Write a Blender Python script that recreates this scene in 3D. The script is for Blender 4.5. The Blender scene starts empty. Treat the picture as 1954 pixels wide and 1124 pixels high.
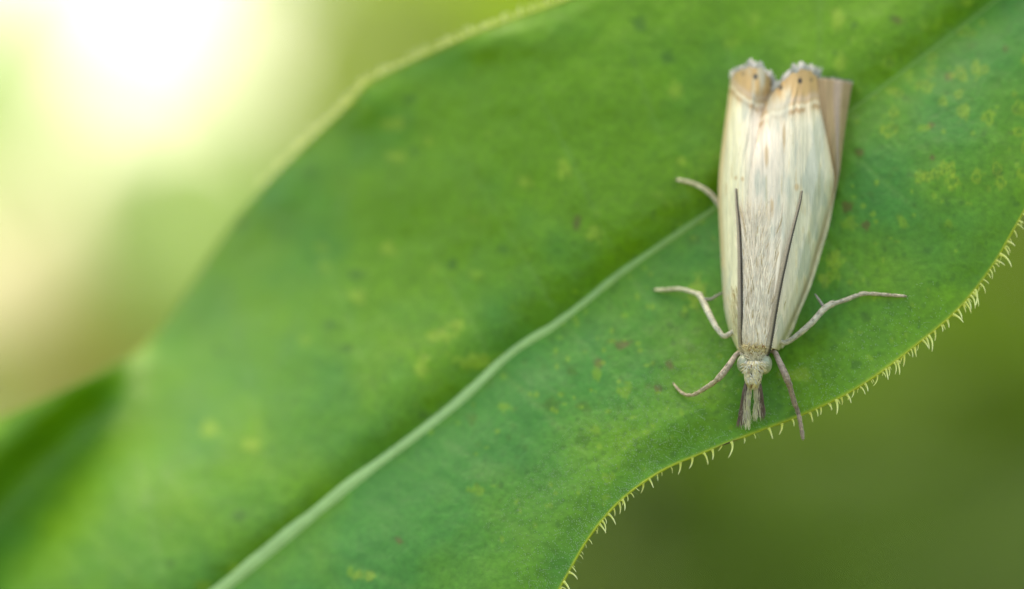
import bpy, math, random
import numpy as np
from mathutils import Matrix, Vector

# ------------------------------------------------------------------ camera, sky, sun, exposure
random.seed(7)
rng = np.random.default_rng(7)
scene = bpy.context.scene
C = scene.collection

H = 0.50                      # height of the leaf above the ground, metres
D = 210.0                     # lens to focal plane, millimetres
MMPX = 0.02                   # millimetres per photograph pixel in the focal plane
CX, CY = 977.0, 562.0
PITCH = math.radians(0.0)     # the camera looks level
FOC = np.array([0.0, 0.0, H])
AX = np.array([1.0, 0.0, 0.0])
AY = np.array([0.0, -math.sin(PITCH), math.cos(PITCH)])
AZ = np.array([0.0, -math.cos(PITCH), -math.sin(PITCH)])     # from the leaf to the lens

cam_data = bpy.data.cameras.new('camera')
cam_data.sensor_width = 36.0
cam_data.lens = 36.0 * D / (1954 * MMPX)
cam_data.clip_start = 0.005
cam_data.clip_end = 500.0
cam_data.dof.use_dof = True
cam_data.dof.focus_distance = D * 0.001
cam_data.dof.aperture_fstop = cam_data.lens / 11.0           # an 11 mm wide aperture
cam = bpy.data.objects.new('camera', cam_data)
C.objects.link(cam)
cam.matrix_world = Matrix(((AX[0], AY[0], AZ[0], FOC[0] + AZ[0] * D * 0.001),
                           (AX[1], AY[1], AZ[1], FOC[1] + AZ[1] * D * 0.001),
                           (AX[2], AY[2], AZ[2], FOC[2] + AZ[2] * D * 0.001),
                           (0, 0, 0, 1)))
scene.camera = cam

SUN_DIR = Vector((-0.10, 0.24, 0.85)).normalized()          # towards the sun
world = bpy.data.worlds.new('World')
scene.world = world
world.use_nodes = True
wn = world.node_tree
sky = wn.nodes.new('ShaderNodeTexSky')
sky.sky_type = 'NISHITA'
sky.sun_disc = False
sky.sun_elevation = math.asin(SUN_DIR.z)
sky.sun_rotation = math.atan2(SUN_DIR.x, SUN_DIR.y)
sky.air_density = 1.0
sky.dust_density = 1.2
sky.ozone_density = 0.5
bg = wn.nodes['Background']
bg.inputs['Strength'].default_value = 0.15
wn.links.new(sky.outputs['Color'], bg.inputs['Color'])

sun_data = bpy.data.lights.new('sun', 'SUN')
sun_data.energy = 1.3
sun_data.angle = math.radians(60)
sun_data.color = (1.0, 0.92, 0.76)
sun = bpy.data.objects.new('sun', sun_data)
C.objects.link(sun)
sun.rotation_euler = SUN_DIR.to_track_quat('Z', 'Y').to_euler()
sun.location = (-1.0, -0.6, 2.0)

vs = scene.view_settings
vs.view_transform = 'Standard'
vs.look = 'None'
vs.gamma = 1.0
vs.use_curve_mapping = False
vs.exposure = 1.68
vs.use_white_balance = True            # camera set for open shade
vs.white_balance_temperature = 8200
vs.white_balance_tint = 4
scene.render.engine = 'CYCLES'
scene.cycles.use_denoising = True
scene.cycles.use_adaptive_sampling = False
scene.cycles.max_bounces = 8
scene.cycles.sample_clamp_indirect = 6.0

# ------------------------------------------------------------------ helpers
def P(px, py, z):
    """photo pixel + distance (mm) in front of the focal plane -> frame millimetres"""
    px = np.asarray(px, float); py = np.asarray(py, float); z = np.asarray(z, float)
    k = (D - z) / D
    return np.stack([(px - CX) * MMPX * k, (CY - py) * MMPX * k, z + 0 * k], -1)

def W(f):
    """frame millimetres -> world metres"""
    f = np.asarray(f, float)
    return FOC + 0.001 * (f[..., 0:1] * AX + f[..., 1:2] * AY + f[..., 2:3] * AZ)

def WD(f):
    f = np.asarray(f, float)
    return f[..., 0:1] * AX + f[..., 1:2] * AY + f[..., 2:3] * AZ

def lin(r, g, b, k=1.0):
    f = lambda c: (c / 12.92 if c <= 0.04045 else ((c + 0.055) / 1.055) ** 2.4)
    return np.array([f(r / 255) * k, f(g / 255) * k, f(b / 255) * k])

def sstep(a, b, x):
    t = np.clip((np.asarray(x, float) - a) / (b - a), 0, 1)
    return t * t * (3 - 2 * t)

def curve(keys, s):
    """smooth curve through (s, value...) keys"""
    k = np.asarray(keys, float)
    t, v = k[:, 0], k[:, 1:]
    s = np.asarray(s, float)
    d = np.diff(t); m = np.diff(v, axis=0) / d[:, None]
    tan = np.empty_like(v)
    tan[0], tan[-1] = m[0], m[-1]
    tan[1:-1] = (m[:-1] * d[1:, None] + m[1:] * d[:-1, None]) / (d[1:] + d[:-1])[:, None]
    i = np.clip(np.searchsorted(t, s, 'right') - 1, 0, len(t) - 2)
    h = d[i]; u = (s - t[i]) / h
    u_ = u[..., None]; h_ = h[..., None]
    r = ((2 * u_**3 - 3 * u_**2 + 1) * v[i] + (u_**3 - 2 * u_**2 + u_) * h_ * tan[i]
         + (-2 * u_**3 + 3 * u_**2) * v[i + 1] + (u_**3 - u_**2) * h_ * tan[i + 1])
    return r[..., 0] if r.shape[-1] == 1 else r

_lat = np.random.default_rng(3).random((256, 256))
def vnoise(x, y):
    x = np.asarray(x, float); y = np.asarray(y, float)
    xi = np.floor(x).astype(int); yi = np.floor(y).astype(int)
    fx = x - xi; fy = y - yi
    fx = fx * fx * (3 - 2 * fx); fy = fy * fy * (3 - 2 * fy)
    g = lambda a, b: _lat[a % 256, b % 256]
    return ((g(xi, yi) * (1 - fx) + g(xi + 1, yi) * fx) * (1 - fy)
            + (g(xi, yi + 1) * (1 - fx) + g(xi + 1, yi + 1) * fx) * fy)
def fbm(x, y, n=3):
    a, t, r = 1.0, 0.0, 0.0
    for i in range(n):
        r = r + a * vnoise(x * 2**i + 17.3 * i, y * 2**i + 5.1 * i); t += a; a *= 0.5
    return r / t

def make_mesh(name, verts, faces, mat, cols=None, uv=None, smooth=True):
    """verts in world metres relative to the owner's base"""
    me = bpy.data.meshes.new(name)
    verts = np.asarray(verts, float).reshape(-1, 3)
    if isinstance(faces, np.ndarray):
        n, k = faces.shape
        me.vertices.add(len(verts)); me.vertices.foreach_set('co', verts.astype(np.float32).ravel())
        me.loops.add(n * k); me.loops.foreach_set('vertex_index', faces.astype(np.int32).ravel())
        me.polygons.add(n); me.polygons.foreach_set('loop_start', np.arange(0, n * k, k, dtype=np.int32))
        me.update(calc_edges=True); me.validate()
    else:
        me.from_pydata(verts.tolist(), [], [list(map(int, f)) for f in faces])
    if smooth:
        me.polygons.foreach_set('use_smooth', np.ones(len(me.polygons), bool))
    if cols is not None:
        c = np.ones((len(verts), 4), np.float32); c[:, :3] = np.asarray(cols).reshape(-1, 3)
        at = me.color_attributes.new('Col', 'FLOAT_COLOR', 'POINT'); at.data.foreach_set('color', c.ravel())
    if uv is not None:
        at = me.attributes.new('Grain', 'FLOAT_VECTOR', 'POINT')
        g = np.zeros((len(verts), 3), np.float32); g[:, :2] = np.asarray(uv).reshape(-1, 2)
        at.data.foreach_set('vector', g.ravel())
    if mat: me.materials.append(mat)
    me.update()
    return me

def obj(name, me, parent=None):
    o = bpy.data.objects.new(name, me)
    C.objects.link(o)
    if parent: o.parent = parent
    return o

def empty(name, loc, label, cat, group=None):
    o = bpy.data.objects.new(name, None)
    o.empty_display_size = 0.002
    C.objects.link(o); o.location = loc
    o['label'] = label; o['category'] = cat
    if group: o['group'] = group
    return o

def grid_faces(n, m, close=False):
    i, j = np.meshgrid(np.arange(n - 1), np.arange(m if close else m - 1), indexing='ij')
    j2 = (j + 1) % m
    return np.stack([i * m + j, i * m + j2, (i + 1) * m + j2, (i + 1) * m + j], -1).reshape(-1, 4)

def tube(pts, rad, sides=8, flat=1.0, up=(0, 0, 1)):
    """tapered tube through pts; returns verts (n*sides+2), tri/quad faces, and the ring angle"""
    pts = np.asarray(pts, float); n = len(pts)
    rad = np.broadcast_to(np.asarray(rad, float), (n,))
    t = np.gradient(pts, axis=0); t /= np.linalg.norm(t, axis=1)[:, None] + 1e-12
    up = np.asarray(up, float)
    a = np.cross(t, up)
    bad = np.linalg.norm(a, axis=1) < 0.05
    a[bad] = np.cross(t[bad], np.array([0.3, 1, 0.2]))
    a /= np.linalg.norm(a, axis=1)[:, None]
    b = np.cross(a, t)
    th = np.arange(sides) / sides * 2 * math.pi
    ring = (a[:, None] * np.cos(th)[None, :, None] + flat * b[:, None] * np.sin(th)[None, :, None]) * rad[:, None, None]
    v = (pts[:, None] + ring).reshape(-1, 3)
    f = grid_faces(n, sides, True).tolist()
    v = np.vstack([v, pts[:1], pts[-1:]])
    i0, i1 = n * sides, n * sides + 1
    for k in range(sides):
        f.append([i0, (k + 1) % sides, k]); f.append([i1, (n - 1) * sides + k, (n - 1) * sides + (k + 1) % sides])
    return v, f, th

def resample(keys, n):
    """keys: rows of values along a path, returned smooth at n stations (chord-length in first two columns)"""
    k = np.asarray(keys, float)
    d = np.r_[0, np.cumsum(np.maximum(np.linalg.norm(np.diff(k[:, :2], axis=0), axis=1), 1e-6))]
    s = np.linspace(0, d[-1], n)
    return curve(np.c_[d, k], s)

class Ribbons:
    """many small tapered scales and hairs collected into one mesh"""
    def __init__(s): s.v, s.f, s.c, s.n = [], [], [], 0
    def add(s, pts, wid, nrm, col, tip=None):
        pts = np.asarray(pts, float); n = len(pts)
        t = np.gradient(pts, axis=0); t /= np.linalg.norm(t, axis=1)[:, None] + 1e-12
        side = np.cross(t, nrm); side /= np.linalg.norm(side, axis=1)[:, None] + 1e-12
        w = np.asarray(wid, float)[:, None]
        mid = pts + np.asarray(nrm) * w * 0.5
        v = np.stack([pts - side * w, mid, pts + side * w], 1).reshape(-1, 3)
        s.v.append(v)
        for i in range(n - 1):
            a = s.n + i * 3
            s.f += [[a, a + 1, a + 4, a + 3], [a + 1, a + 2, a + 5, a + 4]]
        c0 = np.asarray(col); c1 = c0 if tip is None else np.asarray(tip)
        k = np.linspace(0, 1, n)[:, None]
        s.c.append(np.repeat(c0 * (1 - k) + c1 * k, 3, axis=0))
        s.n += n * 3
    def mesh(s, name, base, mat):
        return make_mesh(name, W(np.vstack(s.v)) - base, np.array(s.f), mat, np.vstack(s.c))

# ------------------------------------------------------------------ materials
def new_mat(name):
    m = bpy.data.materials.new(name); m.use_nodes = True
    nt = m.node_tree
    return m, nt, nt.nodes['Principled BSDF'], nt.nodes['Material Output']
def N(nt, kind, **kw):
    n = nt.nodes.new(kind)
    for k, v in kw.items():
        if hasattr(n, k): setattr(n, k, v)
    return n
def mm_coords(nt, scale=(1, 1, 1), attr=None):
    """coordinates in millimetres of the object, or a per-vertex grain attribute"""
    mp = N(nt, 'ShaderNodeMapping')
    if attr:
        a = N(nt, 'ShaderNodeAttribute', attribute_name=attr); nt.links.new(a.outputs['Vector'], mp.inputs['Vector'])
        mp.inputs['Scale'].default_value = scale
    else:
        a = N(nt, 'ShaderNodeTexCoord'); nt.links.new(a.outputs['Object'], mp.inputs['Vector'])
        mp.inputs['Scale'].default_value = tuple(1000 * s for s in scale)
    return mp.outputs['Vector']
def noise(nt, vec, scale, detail=3, rough=0.55):
    n = N(nt, 'ShaderNodeTexNoise'); n.inputs['Scale'].default_value = scale
    n.inputs['Detail'].default_value = detail; n.inputs['Roughness'].default_value = rough
    nt.links.new(vec, n.inputs['Vector']); return n.outputs['Fac']
def remap(nt, v, a, b, c, d):
    n = N(nt, 'ShaderNodeMapRange'); nt.links.new(v, n.inputs['Value'])
    for k, x in zip(('From Min', 'From Max', 'To Min', 'To Max'), (a, b, c, d)): n.inputs[k].default_value = x
    return n.outputs['Result']
def vmul(nt, col, fac):
    n = N(nt, 'ShaderNodeVectorMath', operation='SCALE')
    nt.links.new(col, n.inputs[0]); nt.links.new(fac, n.inputs['Scale']); return n.outputs['Vector']
def bump(nt, h, dist_mm, strength=1.0, prev=None):
    n = N(nt, 'ShaderNodeBump'); n.inputs['Distance'].default_value = dist_mm * 0.001
    n.inputs['Strength'].default_value = strength; nt.links.new(h, n.inputs['Height'])
    if prev is not None: nt.links.new(prev, n.inputs['Normal'])
    return n.outputs['Normal']

def attr_mat(name, rough=0.5, spec=0.4, grain=None, grain_amt=(0.85, 1.12), bump_mm=0.0, trans=0.0, sheen=0.0, scale=3.0, sss=0.0):
    m, nt, b, out = new_mat(name)
    a = N(nt, 'ShaderNodeAttribute', attribute_name='Col')
    vec = mm_coords(nt, grain or (1, 1, 1), 'Grain' if grain else None)
    nf = noise(nt, vec, scale, 4)
    col = vmul(nt, a.outputs['Color'], remap(nt, nf, 0.25, 0.75, *grain_amt))
    nt.links.new(col, b.inputs['Base Color'])
    b.inputs['Roughness'].default_value = rough
    b.inputs['Specular IOR Level'].default_value = spec
    if sheen:
        b.inputs['Sheen Weight'].default_value = sheen; b.inputs['Sheen Roughness'].default_value = 0.4
    if bump_mm:
        nt.links.new(bump(nt, nf, bump_mm), b.inputs['Normal'])
    if trans:
        tr = N(nt, 'ShaderNodeBsdfTranslucent'); nt.links.new(col, tr.inputs['Color'])
        mx = N(nt, 'ShaderNodeMixShader'); mx.inputs[0].default_value = trans
        nt.links.new(b.outputs[0], mx.inputs[1]); nt.links.new(tr.outputs[0], mx.inputs[2])
        nt.links.new(mx.outputs[0], out.inputs['Surface'])
    return m

def leaf_material():
    m, nt, b, out = new_mat('leaf_skin')
    a = N(nt, 'ShaderNodeAttribute', attribute_name='Col')
    vec = mm_coords(nt)
    cells = N(nt, 'ShaderNodeTexVoronoi', feature='F1'); cells.inputs['Scale'].default_value = 5.0
    nt.links.new(vec, cells.inputs['Vector'])
    n1 = noise(nt, vec, 0.55, 5, 0.6)
    n2 = noise(nt, vec, 4.5, 3, 0.6)
    f1 = remap(nt, n1, 0.3, 0.7, 0.92, 1.07)
    f2 = remap(nt, n2, 0.3, 0.7, 0.83, 1.16)
    col = vmul(nt, vmul(nt, a.outputs['Color'], f1), f2)
    nt.links.new(col, b.inputs['Base Color'])
    b.inputs['Specular IOR Level'].default_value = 0.34
    nt.links.new(remap(nt, n1, 0.3, 0.7, 0.46, 0.58), b.inputs['Roughness'])
    h1 = bump(nt, n2, 0.030, 0.6)
    h2 = bump(nt, cells.outputs['Distance'], 0.016, 0.4, h1)
    nt.links.new(h2, b.inputs['Normal'])
    tr = N(nt, 'ShaderNodeBsdfTranslucent')
    tr.inputs['Color'].default_value = (0.20, 0.42, 0.03, 1)
    mx = N(nt, 'ShaderNodeMixShader'); mx.inputs[0].default_value = 0.12
    nt.links.new(b.outputs[0], mx.inputs[1]); nt.links.new(tr.outputs[0], mx.inputs[2])
    nt.links.new(mx.outputs[0], out.inputs['Surface'])
    return m

M_leaf = leaf_material()
M_rib = attr_mat('midrib_skin', 0.45, 0.5, None, (0.86, 1.12), 0.02, 0.0, 0, 1.5)
M_hair = attr_mat('leaf_hair', 0.35, 0.5, None, (0.9, 1.1), 0.0, 0.45)
M_wing = attr_mat('wing_scales', 0.46, 0.40, (0.13, 0.012, 1), (0.84, 1.12), 0.030, 0.0, 0.15, 3.0)
M_fur = attr_mat('moth_hair', 0.5, 0.3, None, (0.88, 1.1), 0.0, 0.30, 0.1, 4.0)
M_leg = attr_mat('leg_scales', 0.5, 0.35, None, (0.72, 1.22), 0.02, 0.0, 0.15, 16.0)
M_ant = attr_mat('antenna_scales', 0.5, 0.35, None, (0.75, 1.2), 0.0, 0.0, 0.1, 18.0)

def eye_material():
    m, nt, b, out = new_mat('compound_eye')
    vec = mm_coords(nt)
    n = noise(nt, vec, 2.2, 3)
    r = N(nt, 'ShaderNodeValToRGB')
    r.color_ramp.elements[0].position = 0.32; r.color_ramp.elements[0].color = (*lin(122, 124, 100), 1)
    r.color_ramp.elements[1].position = 0.62; r.color_ramp.elements[1].color = (*lin(176, 176, 146), 1)
    nt.links.new(n, r.inputs['Fac']); nt.links.new(r.outputs['Color'], b.inputs['Base Color'])
    v = N(nt, 'ShaderNodeTexVoronoi'); v.inputs['Scale'].default_value = 26.0; nt.links.new(vec, v.inputs['Vector'])
    nt.links.new(bump(nt, v.outputs['Distance'], 0.01, 0.3), b.inputs['Normal'])
    b.inputs['Roughness'].default_value = 0.28
    return m
M_eye = eye_material()

# ------------------------------------------------------------------ ground
def ground_material():
    m, nt, b, out = new_mat('meadow_soil')
    tc = N(nt, 'ShaderNodeTexCoord')
    n = noise(nt, tc.outputs['Object'], 3.0, 6)
    r = N(nt, 'ShaderNodeValToRGB')
    r.color_ramp.elements[0].position = 0.35; r.color_ramp.elements[0].color = (0.09, 0.11, 0.03, 1)
    r.color_ramp.elements[1].position = 0.65; r.color_ramp.elements[1].color = (0.22, 0.22, 0.07, 1)
    nt.links.new(n, r.inputs['Fac']); nt.links.new(r.outputs['Color'], b.inputs['Base Color'])
    b.inputs['Roughness'].default_value = 0.95
    n2 = noise(nt, tc.outputs['Object'], 40.0, 4)
    nt.links.new(bump(nt, n2, 10.0, 0.6), b.inputs['Normal'])
    return m
def build_ground():
    xs = np.r_[-200, -60, np.linspace(-8, 8, 41), 60, 200]
    ys = np.r_[-200, -60, np.linspace(-6, 10, 41), 60, 200]
    X, Y = np.meshgrid(xs, ys, indexing='ij')
    Z = (fbm(X * 0.8 + 50, Y * 0.8 + 50) - 0.5) * 0.10 * (np.hypot(X, Y) < 30) * sstep(0.2, 1.0, np.hypot(X, Y))
    o = obj('ground', make_mesh('ground', np.stack([X, Y, Z], -1), grid_faces(len(xs), len(ys)), ground_material()))
    o['kind'] = 'structure'
build_ground()

# ------------------------------------------------------------------ the big leaf: outline and depth read from the photograph
# station: x, y of the midrib, the upper margin and the lower margin
MID = [(0, -560, 1960), (1, -200, 1640), (2, 150, 1350), (3, 430, 1124), (4, 665, 932), (5, 900, 748), (5.3, 960, 690),
       (6, 1060, 622), (7, 1200, 512), (8, 1360, 402), (9, 1500, 300), (10, 1650, 192), (11, 1900, 2), (12, 2150, -190),
       (13, 2450, -400), (14, 2800, -640)]
UPP = [(0, -590, 1930), (1, -520, 1230), (2, -200, 880), (2.6, 0, 796), (3, 110, 748), (3.3, 200, 706), (3.55, 268, 668),
       (3.72, 300, 632), (4, 345, 570), (4.4, 410, 472), (5, 500, 358), (5.6, 590, 268), (6.2, 672, 192), (6.45, 700, 160),
       (6.7, 740, 138), (7.2, 850, 88), (7.8, 960, 42), (8.3, 1080, 0), (9, 1230, -75), (10, 1480, -215), (11, 1700, -340),
       (12, 1960, -455), (13, 2320, -570), (14, 2795, -640)]
LOW = [(0, -530, 1985), (1, 80, 1960), (2, 460, 1740), (3, 760, 1450), (4, 960, 1275), (4.7, 1045, 1165), (5, 1078, 1105),
       (5.35, 1118, 1035), (5.7, 1160, 980), (6, 1196, 945), (6.4, 1252, 905), (7, 1332, 868), (7.6, 1440, 826),
       (8.1, 1535, 790), (8.7, 1640, 738), (9.3, 1740, 665), (9.9, 1828, 590), (10.5, 1895, 505), (11, 1950, 410),
       (12, 2090, 170), (13, 2380, -160), (14, 2795, -632)]
# control points: pixel and distance behind the focal plane, judged from how soft each place is
DEPTH = [(1954, 410, -1.6), (1830, 590, -0.8), (1640, 740, -0.3), (1440, 826, -0.5), (1250, 905, -0.2), (1130, 1020, 0.0),
         (1070, 1124, 0.2), (960, 1275, 0.0), (760, 1450, -1.0), (1550, 600, -2.2), (1440, 700, -2.0), (1250, 750, -2.0), (1050, 900, -1.9),
         (430, 1124, -6.0), (665, 932, -5.0), (900, 748, -4.6), (1060, 622, -4.2), (1200, 512, -4.1), (1360, 402, -4.2),
         (1500, 300, -4.2), (1650, 192, -4.0), (1900, 2, -5.0), (1800, 300, -2.4),
         (1500, 120, -5.6), (1700, -100, -6.8), (1300, 100, -6.2), (1080, 0, -7.2), (850, 88, -9.2), (700, 160, -11), (590, 268, -13),
         (500, 358, -14.5), (410, 472, -16.5), (345, 570, -18), (268, 668, -19), (0, 796, -20), (-200, 880, -20.5),
         (1000, 300, -6.6), (800, 450, -8.8), (600, 650, -9.5), (450, 850, -9.5), (200, 900, -13), (0, 1124, -12),
         (200, 1200, -8), (-560, 1960, -24), (-520, 1230, -21), (80, 1960, -12), (460, 1740, -4), (150, 1350, -8), (-200, 1640, -13.5),
         (2150, -190, -5.5), (2090, 170, -3.5), (1960, -455, -10), (2450, -400, -10), (2800, -640, -18)]
_dp = np.array(DEPTH, float); _dc = _dp[:, :2] / 1000
def _phi(r2): return np.where(r2 > 1e-12, 0.5 * r2 * np.log(np.maximum(r2, 1e-12)), 0.0)
_K = _phi(((_dc[:, None] - _dc[None]) ** 2).sum(-1)) + np.eye(len(_dc)) * 0.01
_A = np.block([[_K, np.c_[np.ones(len(_dc)), _dc]], [np.c_[np.ones(len(_dc)), _dc].T, np.zeros((3, 3))]])
_w = np.linalg.solve(_A, np.r_[_dp[:, 2], 0, 0, 0])
def zleaf(px, py):
    px = np.asarray(px, float); py = np.asarray(py, float)
    q = np.stack([px.ravel(), py.ravel()], -1) / 1000
    out = np.empty(len(q))
    for a in range(0, len(q), 40000):
        s = q[a:a + 40000]
        out[a:a + 40000] = _phi(((s[:, None] - _dc[None]) ** 2).sum(-1)) @ _w[:-3] + _w[-3] + s @ _w[-2:]
    return out.reshape(px.shape)

def line_dist(px, py, a, b):
    """distance across and position along the line a-b (pixels)"""
    a = np.array(a, float); b = np.array(b, float); L = np.linalg.norm(b - a); t = (b - a) / L
    dx, dy = px - a[0], py - a[1]
    return -dx * t[1] + dy * t[0], (dx * t[0] + dy * t[1]) / L

def relief(s, v, px, py):
    """surface form on top of the smooth depth, in mm"""
    z = np.zeros_like(px)
    # groove beside the midrib: the upper half dips down to the rib
    dist_u = np.clip(-v, 0, 1); dist_l = np.clip(v, 0, 1)
    wid = curve([(0, 0.08), (4, 0.085), (7, 0.10), (9, 0.11), (11, 0.11), (14, 0.08)], np.clip(s, 0, 14))
    amp = curve([(0, 0.5), (3, 0.9), (5, 1.15), (7, 1.2), (8, 0.9), (9, 0.7), (10, 0.9), (11, 1.2), (14, 0.5)], np.clip(s, 0, 14))
    z += np.where(v < 0, amp * (1 - np.exp(-(dist_u / wid) ** 1.5)) - 0.5, 0.28 * (1 - np.exp(-(dist_l / 0.12) ** 1.5)) - 0.5 * np.exp(-(dist_l / 0.3) ** 2))
    # the folded margin at the lower left
    d, t = line_dist(px, py, (290, 662), (-60, 965))
    dd = -d                                                  # below the fold line, towards the midrib
    fade = sstep(-0.05, 0.35, t)
    z += fade * 5.0 * 0.5 * (1 - np.tanh(dd / 48)) - 0.7 * fade * np.exp(-((dd - 110) / 70) ** 2)
    z += fade * 0.013 * np.clip(-dd, 0, 160)
    # undulations of the upper margin
    z += 0.5 * np.exp(-(((px - 925) / 160) ** 2 + ((py - 70) / 45) ** 2))
    z += 0.5 * np.exp(-(((px - 700) / 60) ** 2 + ((py - 190) / 50) ** 2))
    # broad swellings and fine blisters
    z += 0.55 * (fbm(px / 190 + 3, py / 190 + 9, 2) - 0.5) * sstep(0.0, 0.25, np.abs(v))
    z += 0.14 * (fbm(px / 46 + 31, py / 46 + 7, 3) - 0.5)
    # side veins, sunk a little
    ph = s * 1.15 - np.abs(v) * 1.0 * np.where(v < 0, 1.0, 0.9)
    fr = np.abs(ph - np.round(ph))
    z -= 0.018 * np.exp(-(fr / 0.05) ** 2) * sstep(0.02, 0.15, np.abs(v)) * (1 - sstep(0.6, 0.95, np.abs(v)))
    # the margin of the lower half curls down a trace
    z -= (0.20 + 0.5 * np.exp(-((s - 6.9) / 0.9) ** 2)) * sstep(0.78, 1.0, v) + 0.1 * sstep(0.93, 1.0, -v)
    return z

def leaf_px(s, v):
    m = curve(MID, s); u = curve(UPP, s); l = curve(LOW, s)
    a = np.abs(v)[..., None]
    e = np.where((v < 0)[..., None], u, l)
    return m * (1 - a) + e * a
def leaf_point(s, v, lift=0.0):
    s = np.asarray(s, float); v = np.asarray(v, float)
    q = leaf_px(s, v); px, py = q[..., 0], q[..., 1]
    return P(px, py, zleaf(px, py) + relief(s, v, px, py) + lift)

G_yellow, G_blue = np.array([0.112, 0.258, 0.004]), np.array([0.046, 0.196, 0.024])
SPOTS = [  # x, y, rx, ry, kind
    (842, 640, 24, 12, 'pale'), (872, 622, 14, 10, 'pale'), (680, 565, 14, 13, 'pale'), (740, 475, 16, 12, 'pale'), (1075, 322, 12, 16, 'pale'),
    (1596, 34, 12, 20, 'pale'), (1288, 172, 12, 16, 'pale'), (682, 1098, 11, 9, 'pale'), (706, 1100, 9, 9, 'pale'), (395, 818, 18, 14, 'pale'),
    (752, 236, 20, 12, 'pale'), (757, 298, 18, 10, 'pale'), (806, 698, 14, 20, 'pale'), (1132, 445, 16, 12, 'pale'), (1588, 498, 14, 16, 'pale'),
    (1575, 535, 16, 12, 'pale'), (1300, 305, 9, 9, 'pale'), (1000, 345, 14, 12, 'pale'), (480, 850, 16, 14, 'pale'), (1845, 5, 12, 6, 'pale'),
    (820, 270, 10, 9, 'pale'), (1330, 560, 14, 30, 'pale'), (1520, 715, 30, 12, 'pale'), (1605, 120, 10, 16, 'pale'), (905, 690, 30, 14, 'pale'),
    (1102, 424, 9, 12, 'brown'), (1190, 656, 16, 9, 'brown'), (1255, 741, 8, 7, 'brown'), (1652, 430, 9, 8, 'brown'), (1617, 395, 12, 9, 'brown'),
    (1918, 92, 6, 7, 'brown'), (1814, 145, 9, 7, 'brown'), (760, 1030, 9, 8, 'brown'), (1710, 39, 9, 7, 'brown'), (1780, 300, 5, 6, 'brown'),
    (1279, 698, 9, 8, 'brown'), (1142, 695, 9, 12, 'brown'), (1776, 240, 8, 6, 'brown'), (1640, 290, 8, 7, 'brown'),
    (1905, 330, 14, 7, 'dark'), (1088, 705, 12, 12, 'dark'), (1235, 738, 10, 9, 'dark'), (1115, 775, 14, 12, 'dark'), (1110, 840, 14, 12, 'dark'), (958, 475, 10, 9, 'dark'),
    (660, 665, 12, 10, 'dark'), (455, 985, 14, 12, 'dark'), (1700, 35, 7, 6, 'dark'), (1630, 50, 8, 7, 'dark'), (1327, 668, 6, 7, 'dark'), (1055, 770, 14, 14, 'dark')]
for _k in range(46):      # the speckled patch towards the tip
    SPOTS.append((1690 + rng.random() * 420, 60 + rng.random() * 300, 8 + rng.random() * 8, 7 + rng.random() * 8, 'ring'))
for _k in range(70):
    SPOTS.append((300 + rng.random() * 1600, rng.random() * 1124, 7 + rng.random() * 9, 6 + rng.random() * 8, 'faint' if rng.random() < .7 else 'dark'))

for _k in range(850):     # fine pits and flecks over the half that is in focus
    _s, _v = 4.6 + rng.random() * 6.6, -0.25 + rng.random() * 1.2
    _q = leaf_px(np.array([_s]), np.array([_v]))[0]
    SPOTS.append((_q[0], _q[1], 2.5 + rng.random() * 4.5, 2.5 + rng.random() * 3.5, ('dark', 'dark', 'faint', 'pit')[int(rng.integers(0, 4))]))

def leaf_colour(s, v, px, py):
    k = np.clip((fbm(px / 120 + 11, py / 120 + 2, 3) - 0.5) * 1.2 + 0.42 + 0.40 * np.tanh(v * 12) - 0.55 * sstep(0.35, 0.9, v) + 0.22 * sstep(7.5, 4.5, s), 0, 1)[..., None]  # bluer lower half paints in sky sheen; bluer left end paints down its brightness
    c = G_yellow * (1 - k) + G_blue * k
    # side veins a little paler
    ph = s * 1.15 - np.abs(v) * np.where(v < 0, 1.0, 0.9)
    fr = np.abs(ph - np.round(ph))
    vein = 0.14 * 2 * fbm(px / 150, py / 150, 2) * np.exp(-(fr / 0.035) ** 2) * sstep(0.0, 0.1, np.abs(v)) * (1 - sstep(0.5, 0.9, np.abs(v)))
    c = c * (1 - vein[..., None]) + np.array([0.16, 0.30, 0.06]) * vein[..., None]
    wob = (fbm(px / 9, py / 9, 3) - 0.5) * 1.7
    for (x, y, rx, ry, kind) in SPOTS:
        near = (np.abs(px - x) < rx * 2.6) & (np.abs(py - y) < ry * 2.6)
        if not near.any(): continue
        r = np.sqrt(((px[near] - x) / rx) ** 2 + ((py[near] - y) / ry) ** 2) + wob[near]
        w = (1 - sstep(0.55, 1.35, r))[:, None]
        if kind == 'pale': t, w = np.array([0.26, 0.38, 0.03]), w * 0.6
        elif kind == 'brown': t, w = np.array([0.10, 0.09, 0.02]), w * 0.8
        elif kind == 'dark': t, w = np.array([0.05, 0.14, 0.008]), w * (0.75 if rx > 7.5 else 0.40)
        elif kind == 'pit': t, w = np.array([0.03, 0.10, 0.01]), w * 0.4
        elif kind == 'ring':
            w = w * 0.55; t = np.where((r < 0.5)[:, None], np.array([0.10, 0.22, 0.01]), np.array([0.26, 0.37, 0.02]))
        else: t, w = np.array([0.17, 0.31, 0.015]), w * 0.6
        c[near] = c[near] * (1 - w) + t * w
    # thin yellow border
    b = sstep(0.985, 1.0, np.abs(v))[..., None]
    return c * (1 - b) + np.array([0.30, 0.38, 0.02]) * b

STEM_PX = (-640, 2040)
plant_base = np.array([*(W(P(*STEM_PX, -27))[:2]), 0.0])
plant = empty('broad_leaf_plant', plant_base, 'big green lance-shaped leaf with pale midrib and hairy margin carrying the moth', 'plant')

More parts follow.
